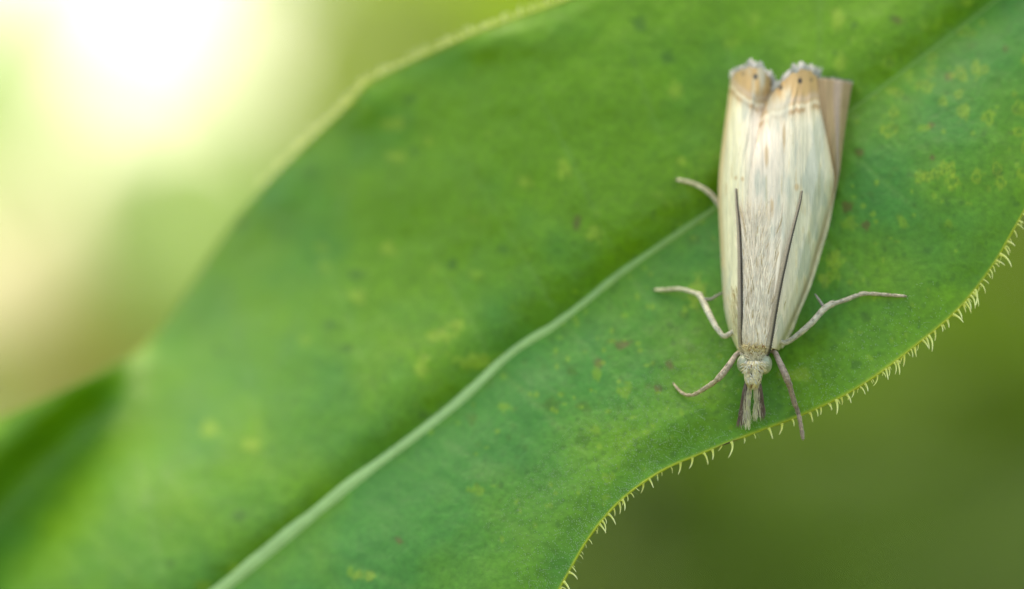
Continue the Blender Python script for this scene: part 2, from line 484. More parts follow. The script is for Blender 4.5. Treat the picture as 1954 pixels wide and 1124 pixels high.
def build_leaf():
    s = np.concatenate([np.linspace(0, 2.3, 60)[:-1], np.linspace(2.3, 11.4, 900), np.linspace(11.4, 14, 60)[1:]])
    va = np.linspace(0, 1, 130)
    v = np.concatenate([-va[::-1], va[1:]])
    S, V = np.meshgrid(s, v, indexing='ij')
    q = leaf_px(S, V)
    pts = leaf_point(S, V)
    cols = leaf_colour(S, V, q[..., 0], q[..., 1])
    n, m = S.shape
    top = W(pts).reshape(-1, 3)
    # underside: coarser sheet a quarter of a millimetre behind, meeting the top at the margin
    ii = np.unique(np.r_[np.arange(0, n, 6), n - 1]); jj = np.unique(np.r_[np.arange(0, m, 6), m - 1])
    sub = pts[np.ix_(ii, jj)].copy()
    sub[..., 2] -= 0.26 * (1 - np.abs(v[jj])[None, :] ** 6) + 0.05
    bot = W(sub).reshape(-1, 3)
    ft = grid_faces(n, m)[:, ::-1]
    fb = grid_faces(len(ii), len(jj)) + n * m
    verts = np.vstack([top, bot]) - plant_base
    cb = np.full((len(bot), 3), 0.0); cb[:] = (0.11, 0.22, 0.04)
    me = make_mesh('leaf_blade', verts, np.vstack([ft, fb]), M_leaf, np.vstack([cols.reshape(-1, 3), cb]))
    return obj('leaf_blade', me, plant)
blade = build_leaf()

def part_tube(name, path, rad, mat, col, parent, base, sides=8, flat=1.0, cols=None, up=(0, 0, 1)):
    v, f, th = tube(path, rad, sides, flat, up)
    c = np.tile(np.asarray(col, float), (len(v), 1)) if cols is None else cols
    return obj(name, make_mesh(name, W(v) - base, f, mat, c), parent)

def build_midrib():
    s = np.linspace(0.0, 13.6, 420)
    pts = leaf_point(s, np.zeros_like(s))
    rad = curve([(0, 0.80), (3, 0.36), (4, 0.30), (5, 0.24), (6, 0.20), (7, 0.165), (8, 0.13), (9, 0.10), (10, 0.06), (11, 0.05), (14, 0.03)], s)
    rad = rad * (0.82 + 0.36 * fbm(s * 4, s * 0, 2))
    pts[:, 2] += rad * 0.05
    k = sstep(4.5, 9.0, s)[:, None]
    ring = np.array([0.34, 0.52, 0.20]) * (1 - k) + np.array([0.13, 0.27, 0.03]) * k
    c = np.vstack([np.repeat(ring, 10, 0), ring[:1], ring[-1:]])
    part_tube('midrib', pts, rad, M_rib, None, blade, plant_base, 10, 0.30, c)
build_midrib()

def build_margins():
    for sgn in (1, -1):
        s = np.linspace(0.2, 13.9, 1200)
        p = leaf_point(s, np.full_like(s, sgn * 1.0))
        r = 0.034 * (0.7 + 0.7 * vnoise(s * 14, s * 0 + 4)) if sgn > 0 else 0.022 + 0 * s
        ring = np.tile([0.42, 0.50, 0.03] if sgn > 0 else [0.21, 0.33, 0.08], (len(s), 1))
        if sgn > 0:                                    # a scorched bit of the border
            b = np.exp(-((s - 7.33) / 0.10) ** 2)[:, None]; ring = ring * (1 - b) + np.array([0.07, 0.04, 0.015]) * b
        part_tube('margin_rim', p, r, M_hair, None, blade, plant_base, 6, 1.0, np.vstack([np.repeat(ring, 6, 0), ring[:1], ring[-1:]]))
build_margins()

def hair_mesh(i):
    r = random.Random(40 + i)
    L = 0.34 + 0.07 * i / 2
    n = 8
    t = np.linspace(0, 1, n)
    bend = 0.10 + 0.65 * r.random()
    x = L * (t - 0.18 * t ** 2 * bend); y = -L * bend * t ** 2.0; z = 0.04 * np.sin(t * 2.5) * r.choice((-1, 1))
    rad = 0.055 * (1 - t) ** 0.7 * (0.62 + 0.5 * np.exp(-(t / 0.12) ** 2)) + 0.008
    v, f, _ = tube(np.stack([x, y, z], -1), rad, 6)
    k = np.r_[np.repeat(t, 6), 0, 1][:, None]
    c = np.array([0.80, 0.84, 0.22]) * (1 - k) + np.array([0.90, 0.90, 0.66]) * k
    return make_mesh('margin_hair', v * 0.001, f, M_hair, c)
HAIRS = [hair_mesh(i) for i in range(7)]

def build_margin_hairs():
    def put(s, v, idx, scale, ang, zt):
        p = leaf_point(np.array([s]), np.array([v]))[0]
        q0 = leaf_point(np.array([s - 0.02]), np.array([v]))[0]; q1 = leaf_point(np.array([s + 0.02]), np.array([v]))[0]
        t = q1 - q0; t /= np.linalg.norm(t)
        zc = np.array([0, 0, 1.0])
        out = np.cross(t, zc) if v > 0 else np.cross(zc, t)
        out[2] = 0; out /= np.linalg.norm(out)
        ca, sa = math.cos(ang), math.sin(ang)
        x = np.array([out[0] * ca - out[1] * sa, out[0] * sa + out[1] * ca, zt]); x /= np.linalg.norm(x)
        y = np.cross(zc, x); y /= np.linalg.norm(y)
        if v < 0: y = -y if rng.random() < 0.5 else y
        z = np.cross(x, y)
        xw, yw, zw, pw = WD(x), WD(y), WD(z), W(p) - plant_base
        o = obj('margin_hair', HAIRS[idx], blade)
        M = Matrix(((xw[0], yw[0], zw[0], pw[0]), (xw[1], yw[1], zw[1], pw[1]), (xw[2], yw[2], zw[2], pw[2]), (0, 0, 0, 1)))
        o.matrix_local = M @ Matrix.Diagonal((scale, scale, scale, 1))
    s = 4.86
    while s < 11.25:
        dens = 1.0 if s < 6.3 else (0.62 if s < 8.1 else 1.25)
        put(s, 1.0, int(rng.integers(0, 7)), 0.38 + 0.75 * rng.random() ** 0.8, (rng.random() - 0.42) * 0.9, (rng.random() - 0.6) * 0.9)
        if rng.random() < (0.18 if s < 8.1 else 0.5):
            put(s + 0.012, 1.0, int(rng.integers(0, 7)), 0.45 + 0.45 * rng.random(), (rng.random() - 0.42) * 0.9, -0.5 - 0.6 * rng.random())
        s += (0.03 + 0.085 * rng.random()) / dens
    s = 5.0
    while s < 8.6:
        put(s, -1.0, int(rng.integers(0, 7)), 0.5 + 0.4 * rng.random(), (rng.random() - 0.5) * 0.9, (rng.random() - 0.5) * 1.0)
        s += 0.017 + 0.016 * rng.random()
build_margin_hairs()

def build_surface_hairs():
    R = Ribbons()
    n = 9000
    S = 4.6 + rng.random(n) ** 1.25 * 5.2
    V = 1 - (rng.random(n) ** 1.2) * np.where(S < 8, 0.5, 0.22)
    keep = (V < 0.985) & (rng.random(n) < 1.25 * fbm(S * 3.0, V * 9, 2) * sstep(10.5, 7.0, S))
    S, V = S[keep], V[keep]
    Q = leaf_point(S, V)
    for p in Q:
        long = rng.random() > 0.95
        L = 0.22 + 0.4 * rng.random() if long else 0.02 + 0.04 * rng.random()
        a = -0.6 + (rng.random() - 0.5) * 2.4
        d = np.array([math.cos(a) * 0.9, math.sin(a), 0.12 if long else 0.35])
        t = np.linspace(0, 1, 3)[:, None]
        q = p + d * L * t + np.array([0, -0.25, 0]) * L * t ** 2 + np.array([0, 0, 0.012])
        R.add(q, (0.006 if long else 0.0085) * np.array([1, 0.8, 0.2]), np.array([0, 0.2, 1.0]), (0.36, 0.50, 0.28))
    o = obj('surface_hair', R.mesh('surface_hair', plant_base, M_hair), blade)
    o['kind'] = 'stuff'
build_surface_hairs()

def build_stem():
    top = leaf_point(np.array([0.0]), np.array([0.0]))[0]
    topw = W(top)
    z = np.linspace(0, 1, 30)
    x = plant_base[0] + 0.004 * np.sin(z * 3.2) * z; y = plant_base[1] + 0.003 * np.sin(z * 2.3)
    pts = np.stack([x, y, z * (topw[2] + 0.004)], -1)
    v, f, _ = tube(pts, 0.0036 - 0.0014 * z, 10)
    c = np.tile([0.16, 0.24, 0.07], (len(v), 1))
    obj('stem', make_mesh('stem', v - plant_base, f, M_rib, c), plant)
    pet = np.array([pts[-2], pts[-2] * 0.4 + topw * 0.6 + np.array([0, 0, 0.0008]), topw, W(leaf_point(np.array([0.3]), np.array([0.0])))[0]])
    pp = curve(np.c_[np.linspace(0, 1, 4), pet], np.linspace(0, 1, 14))
    v, f, _ = tube(pp, np.linspace(0.0014, 0.0009, 14), 10)
    obj('petiole', make_mesh('petiole', v - plant_base, f, M_rib, np.tile([0.2, 0.32, 0.1], (len(v), 1))), plant)
build_stem()

# ------------------------------------------------------------------ the moth
def _surface_table():
    S, V = np.meshgrid(np.linspace(4, 12, 900), np.linspace(-1, 1, 420), indexing='ij')
    q = leaf_px(S, V)
    off = relief(S, V, q[..., 0], q[..., 1])
    ix = ((q[..., 0] - 900) / 6).astype(int); iy = ((q[..., 1] + 100) / 6).astype(int)
    ok = (ix >= 0) & (ix < 200) & (iy >= 0) & (iy < 220)
    acc = np.zeros((200, 220)); cnt = np.zeros((200, 220))
    np.add.at(acc, (ix[ok], iy[ok]), off[ok]); np.add.at(cnt, (ix[ok], iy[ok]), 1)
    return np.where(cnt > 0, acc / np.maximum(cnt, 1), 0.0)
_OFF = _surface_table()
def zsurf(px, py):
    """depth of the real leaf surface, swellings included"""
    x = np.clip((np.asarray(px, float) - 900) / 6 - 0.5, 0, 198.9); y = np.clip((np.asarray(py, float) + 100) / 6 - 0.5, 0, 218.9)
    i, j = x.astype(int), y.astype(int); fx, fy = x - i, y - j
    o = (_OFF[i, j] * (1 - fx) + _OFF[i + 1, j] * fx) * (1 - fy) + (_OFF[i, j + 1] * (1 - fx) + _OFF[i + 1, j + 1] * fx) * fy
    return zleaf(px, py) + o

EDGE_L = [(100, 1404), (130, 1397), (150, 1395), (200, 1389), (250, 1382), (300, 1376), (350, 1372), (420, 1373), (480, 1376), (540, 1379), (600, 1385), (640, 1396), (668, 1409), (690, 1420)]
EDGE_R = [(100, 1562), (135, 1564), (200, 1570), (250, 1580), (300, 1589), (340, 1594), (380, 1587), (440, 1573), (480, 1561), (540, 1543), (600, 1519), (640, 1501), (668, 1486), (690, 1472)]
EDGE_O = [(130, 1632), (160, 1626), (180, 1622), (230, 1614), (280, 1607), (330, 1601), (380, 1591), (440, 1579), (480, 1567), (540, 1550), (600, 1525), (640, 1507), (668, 1490), (690, 1475)]
SEAM = [(100, 1490), (150, 1482), (170, 1477), (200, 1460), (225, 1452), (260, 1447), (300, 1437), (340, 1430), (400, 1428), (500, 1428), (600, 1430), (690, 1434)]
HGT = [(100, 1.5), (150, 1.7), (220, 2.1), (350, 2.6), (500, 2.65), (600, 2.35), (650, 2.05), (690, 1.7)]
def moth_z(px, py):
    l = curve(EDGE_L, py); r = curve(EDGE_R, py); h = curve(HGT, py)
    c = (l + r) / 2; hw = (r - l) / 2
    s = np.clip((px - c) / hw, -1, 1)
    seam = curve(SEAM, py)
    dip = 0.75 * np.exp(-((px - seam) / 20) ** 2) * (1 - sstep(150, 340, py))
    return zleaf(c + (px - c) * 0.6, py) + 0.30 + 0.55 * sstep(470, 220, py) + h * (1 - np.abs(s) ** 2.6) ** 0.62 - dip

MB_PX = (1450, 600)
moth_base = W(P(MB_PX[0], MB_PX[1], zleaf(*[np.array(float(a)) for a in MB_PX]) + 0.15))
moth = empty('moth', moth_base, 'cream grass moth with tan wing tips resting head down on the green leaf', 'moth')

CREAM_L = lin(231, 221, 187); CREAM_C = lin(235, 218, 199); CREAM_R = lin(218, 208, 182)
TAN = lin(180, 146, 95); BROWN = lin(156, 116, 68); WHITE = lin(222, 208, 180); GREY = lin(176, 174, 166); DARK = lin(30, 26, 24)
TERM_L = [(1390, 160), (1404, 172), (1420, 186), (1440, 196), (1462, 200), (1490, 200)]
TERM_R = [(1440, 240), (1452, 228), (1470, 218), (1492, 214), (1515, 205), (1540, 198), (1566, 192), (1580, 190)]

def wing_colour(px, py, side, u):
    px = np.asarray(px); py = np.asarray(py)
    n1 = fbm(px / 5.5 + 9, py / 90 + 3, 3); n2 = fbm(px / 14, py / 30 + 40, 3)
    if side == 'L':
        k = sstep(1400, 1445, px)[..., None]; base = CREAM_L * (1 - k) + CREAM_C * k
    else:
        k = sstep(1475, 1525, px)[..., None]; base = CREAM_C * (1 - k) + CREAM_R * k
    c = base * (0.80 + 0.40 * n1[..., None])
    n3 = fbm(px / 3.2 + 70, py / 160 + 3, 2)
    c = c * (1 - 0.16 * sstep(0.55, 0.8, n3))[..., None]
    def mix(c, t, w): w = np.clip(w, 0, 1)[..., None]; return c * (1 - w) + np.asarray(t) * w
    # faint buff streaks between the veins
    c = mix(c, lin(206, 182, 138), 0.65 * sstep(0.56, 0.78, n1) * sstep(0.38, 0.60, n2))
    e = curve(EDGE_L if side == 'L' else EDGE_R, py)
    d = (px - e) if side == 'L' else (e - px)
    c = mix(c, lin(202, 168, 112), 0.75 * (1 - sstep(2, 13, d)) * sstep(640, 560, py) if side == 'L' else 0.45 * (1 - sstep(2, 14, d)))
    if side == 'R': c = mix(c, lin(150, 118, 72), 0.6 * np.exp(-((d - 5) / 2.6) ** 2) * sstep(370, 430, py) * (0.5 + n2))
    # terminal band
    T = TERM_L if side == 'L' else TERM_R
    ty = curve(T, np.clip(px, T[0][0], T[-1][0])) + (n1 - .5) * 5 + (fbm(px / 7, py * 0 + 3, 2) - .5) * 7
    c = mix(c, TAN * (0.86 + 0.3 * n1[..., None]), sstep(ty + 40, ty + 4, py) * 0.35)
    c = mix(c, BROWN, 0.75 * np.exp(-((py - ty - 9) / 6) ** 2) * sstep(0.35, 0.6, n2 + 0.1))
    c = mix(c, TAN * (0.82 + 0.34 * n1[..., None]), sstep(ty + 2, ty - 4, py))
    c = mix(c, WHITE, (0.25 + 0.6 * n2) * np.exp(-((py - ty) / 4.5) ** 2))
    c = mix(c, lin(190, 172, 160), 0.45 * np.exp(-((py - ty + 12) / 7) ** 2))
    for (x, y, r, w) in ((1442, 147, 4.6, 1), (1419, 141, 3.5, .45), (1473, 161, 4.5, .9), (1491, 168, 4.5, .9), (1526, 155, 4.6, 1), (1547, 153, 3.5, .5)):
        c = mix(c, DARK, w * (1 - sstep(0.55, 1.25, np.hypot((px - x) / r, (py - y) / (r * 1.3)))))
    fl = vnoise(px / 2.4 + 200, py / 3.6)
    c = mix(c, lin(150, 118, 78), 0.5 * sstep(0.90, 0.98, fl) * sstep(0.5, 0.7, n2))
    c = mix(c, lin(176, 180, 166), 0.55 * sstep(0.50, 0.70, fbm(px / 16 + 90, py / 70 + 12, 3)))
    # small rubbed spots
    for (x, y, rx, ry) in ((1521, 357, 5, 8), (1473, 395, 5, 22), (1418, 342, 4, 5), (1405, 340, 4, 5), (1463, 300, 4, 20), (1496, 262, 3, 24)):
        c = mix(c, lin(190, 152, 98), 0.6 * (1 - sstep(0.4, 1.3, np.hypot((px - x) / rx, (py - y) / ry) + (n2 - .5))))
    # yellow shoulders
    c = mix(c, lin(214, 200, 140), 0.6 * sstep(575, 650, py) * sstep(14, 4, d))
    return c

def build_wing(name, side):
    nv, nu = 330, 150
    V, U = np.meshgrid(np.linspace(0, 1, nv), np.linspace(0, 1, nu), indexing='ij')
    # distal margin and shoulder per u
    if side == 'L':
        tip = curve([(0, 152), (0.12, 138), (0.3, 130), (0.52, 128), (0.72, 136), (0.88, 154), (1, 172)], U)
        sh = curve([(0, 668), (1, 655)], U)
    else:
        tip = curve([(0, 176), (0.10, 163), (0.22, 150), (0.42, 138), (0.62, 133), (0.82, 138), (1, 150)], U)
        sh = curve([(0, 655), (1, 668)], U)
    tip = tip + (fbm(U * 13 + (4 if side == 'L' else 30), U * 0, 3) - 0.5) * 9
    py = sh + (tip - sh) * V
    if side == 'L':
        a = curve(EDGE_L, py) + 0.4; b = curve(SEAM, py) + 16 * sstep(150, 210, py)
    else:
        a = curve(SEAM, py); b = curve(EDGE_R, py) - 0.4
    px = a + (b - a) * U
    z = moth_z(px, py)
    # veins: long ridges
    amp = (0.075 if side == 'R' else 0.045) * (0.4 + 1.2 * fbm(px / 22 + 3, py / 120, 2)) * sstep(1.0, 0.85, V) * sstep(0.05, 0.3, V)
    q = U if side == 'R' else 1 - U
    rip = sum(w * np.exp(-((q - c) / s) ** 2) for c, s, w in ((0.33, .05, .6), (0.47, .035, 1.2), (0.60, .05, .7), (0.78, .04, 1.1), (0.90, .03, .8)))
    z = z + amp * (rip - 0.3) + 0.018 * (fbm(px / 4.0, py / 60, 2) - 0.5)
    if side == 'L': z = z - 0.22 * sstep(0.72, 0.92, U)
    else: z = z + 0.05 - 0.10 * sstep(0.06, 0.0, U)
    col = wing_colour(px, py, side, U)
    # wrap the outer edge round towards the leaf
    cols = [(px, py, z, col)]
    e = 0 if side == 'L' else -1
    ex, ey, ez = px[:, e], py[:, e], z[:, e]
    sg = 1 if side == 'L' else -1
    k = np.linspace(0, 1, 7)[1:]
    wx = ex[:, None] + sg * 14 * k[None] ** 2; wy = np.repeat(ey[:, None], 6, 1)
    wz = ez[:, None] - (0.55 if side == 'L' else 0.3) * np.sqrt(k)[None]
    wc = np.repeat(col[:, e][:, None], 6, 1) * 0.95
    if side == 'L':
        px = np.hstack([wx[:, ::-1], px]); py = np.hstack([wy, py]); z = np.hstack([wz[:, ::-1], z]); col = np.concatenate([wc[:, ::-1], col], 1)
    else:
        px = np.hstack([px, wx]); py = np.hstack([py, wy]); z = np.hstack([z, wz]); col = np.concatenate([col, wc], 1)
    n, m = px.shape
    f = grid_faces(n, m)
    uv = np.stack([px, py], -1)
    me = make_mesh(name, W(P(px, py, z)).reshape(-1, 3) - moth_base, f, M_wing, col.reshape(-1, 3), uv.reshape(-1, 2))
    o = obj(name, me, moth)
    md = o.modifiers.new('thickness', 'SOLIDIFY'); md.thickness = 0.00003; md.offset = 1.0
    # fringe of grey-white scales along the distal margin
    R = Ribbons()
    for k in range(330):
        u = rng.random()
        j = int(u * 149) + (6 if side == 'L' else 0)
        back = rng.random() ** 2 * 4
        x, y, zz = px[-1, j], py[-1, j] + back, z[-1, j]
        L = (12 if side == 'L' else 14) * (0.35 + 0.9 * rng.random()) * (0.6 + 0.8 * vnoise(u * 7, 5.0))
        dx = (u - 0.5) * 0.5 + (rng.random() - .5) * 0.35
        t = np.linspace(0, 1, 4)
        pts = P(x + dx * L * t, y - L * t, zz + 0.03 * rng.random() - 0.25 * (L * MMPX) * t ** 2 * 2)
        light = vnoise(u * 9 + (3 if side == 'L' else 8), 2.0) > 0.56
        c = (lin(232, 222, 214) if light else lin(184, 182, 174)) * (0.8 + 0.35 * rng.random())
        R.add(pts, np.array([1, 1.2, 1.0, 0.3]) * 0.022, np.array([0, 0.3, 0.95]), c, c * 0.9)
    fr = obj('wing_fringe', R.mesh('wing_fringe', moth_base, M_fur), o); fr['kind'] = 'stuff'
    return o
wl = build_wing('forewing', 'L'); wr = build_wing('forewing', 'R')

def build_hindwing():
    """the pleated wing that shows beside the right forewing"""
    nv, nu = 260, 46
    V, U = np.meshgrid(np.linspace(0, 1, nv), np.linspace(-0.35, 1, nu), indexing='ij')
    tip = curve([(-0.35, 150), (0, 151), (0.4, 153), (1, 160)], U)
    py = 664 + (tip - 664) * V
    a = curve(EDGE_R, py); b = curve(EDGE_O, py)
    wid = b - a
    px = a + wid * U
    zr = zleaf(a, py)
    h = curve(HGT, py)
    top = sstep(420, 200, py)
    pleat = 0.05 * np.sin(U * 11 + 0.6) * top * sstep(0, 0.2, U)
    z = zr + 0.30 + 0.5 * sstep(470, 220, py) + (h * 0.22 * top + 0.12) * (1 - np.clip(U, 0, 1) ** 2.2) - 0.20 * np.clip(-U, 0, 1) + pleat
    n1 = fbm(px / 4.5 + 5, py / 80, 3)[..., None]
    k = sstep(430, 330, py)[..., None]
    c = lin(214, 204, 172) * (1 - k) + lin(158, 132, 94) * k
    c = c * (0.55 + 0.7 * n1)
    s = (sstep(0.35, 0.5, U) * sstep(0.75, 0.6, U))[..., None] * k * 0.6
    c = c * (1 - s) + lin(160, 142, 130) * s
    line = np.exp(-((U - 0.05) / 0.10) ** 2)[..., None] * 0.75 * (1 - k)
    c = c * (1 - line) + lin(150, 118, 70) * line
    me = make_mesh('hind_wing', W(P(px, py, z)).reshape(-1, 3) - moth_base, grid_faces(nv, nu), M_wing, c.reshape(-1, 3), np.stack([px, py], -1).reshape(-1, 2))
    o = obj('hind_wing', me, moth)
    md = o.modifiers.new('thickness', 'SOLIDIFY'); md.thickness = 0.00003; md.offset = 1.0
    R = Ribbons()
    for q in range(160):
        j = int(rng.integers(10, nu)); x, y, zz = px[-1, j], py[-1, j] + 2, z[-1, j]
        L = 8 * (0.6 + 0.5 * rng.random()); t = np.linspace(0, 1, 3)
        c = (lin(120, 116, 104) if rng.random() < .6 else lin(190, 188, 170)) * (0.8 + 0.3 * rng.random())
        R.add(P(x + L * t * (rng.random() - .4) * .5, y - L * t, zz + 0.02 - 0.05 * t), np.array([1, 1, .3]) * 0.02, np.array([0, .3, .95]), c)
    fr = obj('wing_fringe', R.mesh('wing_fringe', moth_base, M_fur), o); fr['kind'] = 'stuff'
build_hindwing()

def build_body():
    """head, thorax and abdomen, one skin"""
    rows = [(738, 1437, 7, .22, -.62), (732, 1437, 14, .38, -.55), (722, 1437, 17, .50, -.45), (708, 1438, 19, .58, -.40), (694, 1439, 20, .62, -.35), (682, 1440, 21, .66, -.32),
            (672, 1441, 23, .72, -.35), (660, 1443, 30, .85, -.45), (640, 1446, 42, 1.0, -.60), (600, 1450, 52, 1.10, -.95), (540, 1456, 58, 1.12, -1.35),
            (480, 1462, 62, 1.1, -1.7), (400, 1470, 66, 1.0, -2.2), (320, 1476, 60, .9, -2.7), (250, 1484, 45, .7, -3.1), (200, 1488, 20, .4, -3.3)]
    r = np.array(rows, float)
    t = np.linspace(0, len(r) - 1, 120)
    k = curve(np.c_[np.arange(len(r)), r], t)
    th = np.linspace(0, 2 * math.pi, 40, endpoint=False)
    zc = zleaf(k[:, 1], k[:, 0]) + 1.45 + 0 * k[:, 4]
    zc = np.where(k[:, 0] > 690, zc + 0.15, zc)
    px = k[:, 1:2] + k[:, 2:3] * np.cos(th)[None] ; py = np.repeat(k[:, 0:1], 40, 1)
    z = zc[:, None] + k[:, 3:4] * (np.sign(np.sin(th)) * np.abs(np.sin(th)) ** 0.6)[None]
    z = np.where(py < 664, np.minimum(z, moth_z(px, py) - 0.16), z)
    n1 = fbm(px / 5, py / 5, 3)[..., None]
    head = sstep(655, 675, py)[..., None]
    c = (lin(206, 190, 160) * (1 - head) + lin(206, 196, 160) * head) * (0.78 + 0.4 * n1)
    d = np.hypot(px - 1433.5, py - 715)
    w = ((1 - sstep(2, 5, d)) * (np.sin(th)[None] > 0))[..., None]
    c = c * (1 - w) + lin(60, 34, 24) * w
    me = make_mesh('body', W(P(px, py, z)).reshape(-1, 3) - moth_base, grid_faces(120, 40, True), M_fur, c.reshape(-1, 3))
    o = obj('body', me, moth)
    return o, (lambda x, y: np.interp(y, r[::-1, 0], (zleaf(r[:, 1], r[:, 0]) + np.where(r[:, 0] > 690, 1.6, 1.45) )[::-1])
               + np.interp(y, r[::-1, 0], r[::-1, 3]) * np.sqrt(np.clip(1 - ((x - np.interp(y, r[::-1, 0], r[::-1, 1])) / np.interp(y, r[::-1, 0], r[::-1, 2])) ** 2, 0, 1)) ** 0.6)
body, head_z = build_body()

UPN = np.array([0.0, 0.15, 0.99])
def build_fur():
    # long silky scales of the thorax, combed towards the tail
    R = Ribbons()
    for k in range(2300):
        y0 = 664 - 230 * rng.random() ** 1.9
        f = (664 - y0) / 230
        x0 = 1443 + 8 * f + (rng.random() - 0.5) * 2 * (27 + 10 * f)
        L = (26 + 44 * rng.random()) * (0.75 + 0.5 * f)
        dx = (x0 - 1446) / 30 * 0.14 + (rng.random() - 0.5) * 0.50 + 0.08
        t = np.linspace(0, 1, 5)
        cv = (rng.random() - 0.5) * 7
        x = x0 + dx * L * t + cv * t * t; y = y0 - L * t
        lift = 0.02 + 0.06 * rng.random()
        z = moth_z(x, y) + lift * np.sin(0.4 + t * 2.4) + 0.015 + 0.05 * (1 - f)
        r = rng.random()
        c = (lin(250, 238, 220) if r < .55 else lin(240, 224, 204) if r < .94 else lin(206, 184, 146))
        c = c * (0.80 + 0.34 * rng.random())
        R.add(P(x, y, z), np.array([0.8, 1, 1, .8, .2]) * (0.010 + 0.009 * rng.random()), UPN, c, c * 1.03)
    # shoulder scales either side of the antennae
    for k in range(900):
        sd = rng.random() < 0.5
        y0 = 668 - 85 * rng.random(); l = float(curve(EDGE_L, np.array(y0))); r_ = float(curve(EDGE_R, np.array(y0)))
        x0 = (l + 4 + (1412 - l) * rng.random()) if sd else (r_ - 4 - (r_ - 1472) * rng.random())
        L = 26 + 30 * rng.random(); t = np.linspace(0, 1, 5)
        dx = (-0.16 if sd else 0.36) + (rng.random() - .5) * 0.22
        x = x0 + dx * L * t; y = y0 - L * t
        l2 = curve(EDGE_L, y) + 2; r2 = curve(EDGE_R, y) - 2
        x = np.clip(x, l2, r2)
        z = moth_z(x, y) + 0.03 + 0.05 * rng.random() * np.sin(0.3 + 2.6 * t)
        c = (lin(226, 218, 176) if rng.random() < .75 else lin(178, 150, 96)) * (0.84 + 0.24 * rng.random())
        R.add(P(x, y, z), np.array([0.8, 1, 1, .8, .2]) * 0.019, UPN, c)
    o = obj('thorax_fur', R.mesh('thorax_fur', moth_base, M_fur), body); o['kind'] = 'stuff'
    # curled tuft behind the head, pale scales on the face
    R = Ribbons()
    for k in range(520):
        x0 = 1440 + (rng.random() - .5) * (46 if k % 2 else 32); y0 = (677 if k % 2 else 690) - (13 if k % 2 else 22) * rng.random() ** 0.8
        a = math.atan2(1.0, (x0 - 1441) / 16) + (rng.random() - .5) * 1.5
        L = 7 + 9 * rng.random(); t = np.linspace(0, 1, 6); cu = (rng.random() - .5) * 2.4
        ang = a + cu * t
        x = x0 + np.cumsum(np.cos(ang)) * L / 6; y = y0 - np.cumsum(np.sin(ang)) * L / 6
        z = np.maximum(head_z(x, np.maximum(y, 640)), moth_z(x, np.minimum(y, 690)) * (y < 664) + -9 * (y >= 664)) + 0.05 + 0.14 * rng.random() * np.sin(0.4 + 2.2 * t)
        f = sstep(690, 662, y0)
        c = (lin(224, 212, 182) * (1 - f) + lin(232, 210, 158) * f) * (0.75 + 0.35 * rng.random())
        if rng.random() < 0.09: c = lin(160, 110, 56) * (0.6 + 0.5 * rng.random())
        R.add(P(x, y, z), np.array([.8, 1, 1, .9, .6, .2]) * 0.014, UPN, c * (0.72 if k % 2 else 1.0), c)  # odd hairs start darker: shadow behind the head painted into their roots
    for k in range(950):
        y0 = 688 + 44 * rng.random(); w = np.interp(y0, [688, 715, 735], [16, 16, 13]); x0 = 1438 + (rng.random() - .5) * 2 * w
        a = -math.pi / 2 - (x0 - 1437) / 18 * 0.7 + (rng.random() - .5) * 0.6
        if y0 < 705: a = -math.pi / 2 + (x0 - 1437) / 18 * 1.2 + (rng.random() - .5) * 1.0
        L = 7 + 7 * rng.random(); t = np.linspace(0, 1, 4)
        x = x0 + np.cos(a) * L * t; y = y0 - np.sin(a) * L * t
        z = head_z(x0 + 0 * x, y) + 0.03 + 0.09 * rng.random() * np.sin(0.3 + 2.4 * t)
        r = rng.random()
        c = (lin(222, 208, 166) if r < .7 else lin(226, 222, 210) if r < .95 else lin(128, 96, 66)) * (0.78 + 0.32 * rng.random())
        if abs(x0 - 1433.5) < 4 and 699 < y0 < 719: continue
        R.add(P(x, y, z), np.array([.9, 1, .9, .3]) * 0.016, UPN, c)
    o = obj('head_tuft', R.mesh('head_tuft', moth_base, M_fur), body); o['kind'] = 'stuff'
build_fur()

def ellipsoid(name, cpx, cpy, z, rx, ry, rz, mat, parent, ns=28, nr=16):
    th = np.linspace(0, 2 * math.pi, ns, endpoint=False); ph = np.linspace(0.001, math.pi - 0.001, nr)
    A, B = np.meshgrid(ph, th, indexing='ij')
    c = P(cpx, cpy, z)
    v = c + np.stack([rx * np.sin(A) * np.cos(B), ry * np.cos(A), rz * np.sin(A) * np.sin(B)], -1)
    me = make_mesh(name, W(v).reshape(-1, 3) - moth_base, grid_faces(nr, ns, True), mat)
    return obj(name, me, parent)
hz = float(head_z(np.array(1438.0), np.array(694.0)))
ellipsoid('eye', 1419.5, 694, hz - 0.55, 0.27, 0.36, 0.42, M_eye, moth)
ellipsoid('eye', 1458.5, 695, hz - 0.55, 0.30, 0.39, 0.42, M_eye, moth)

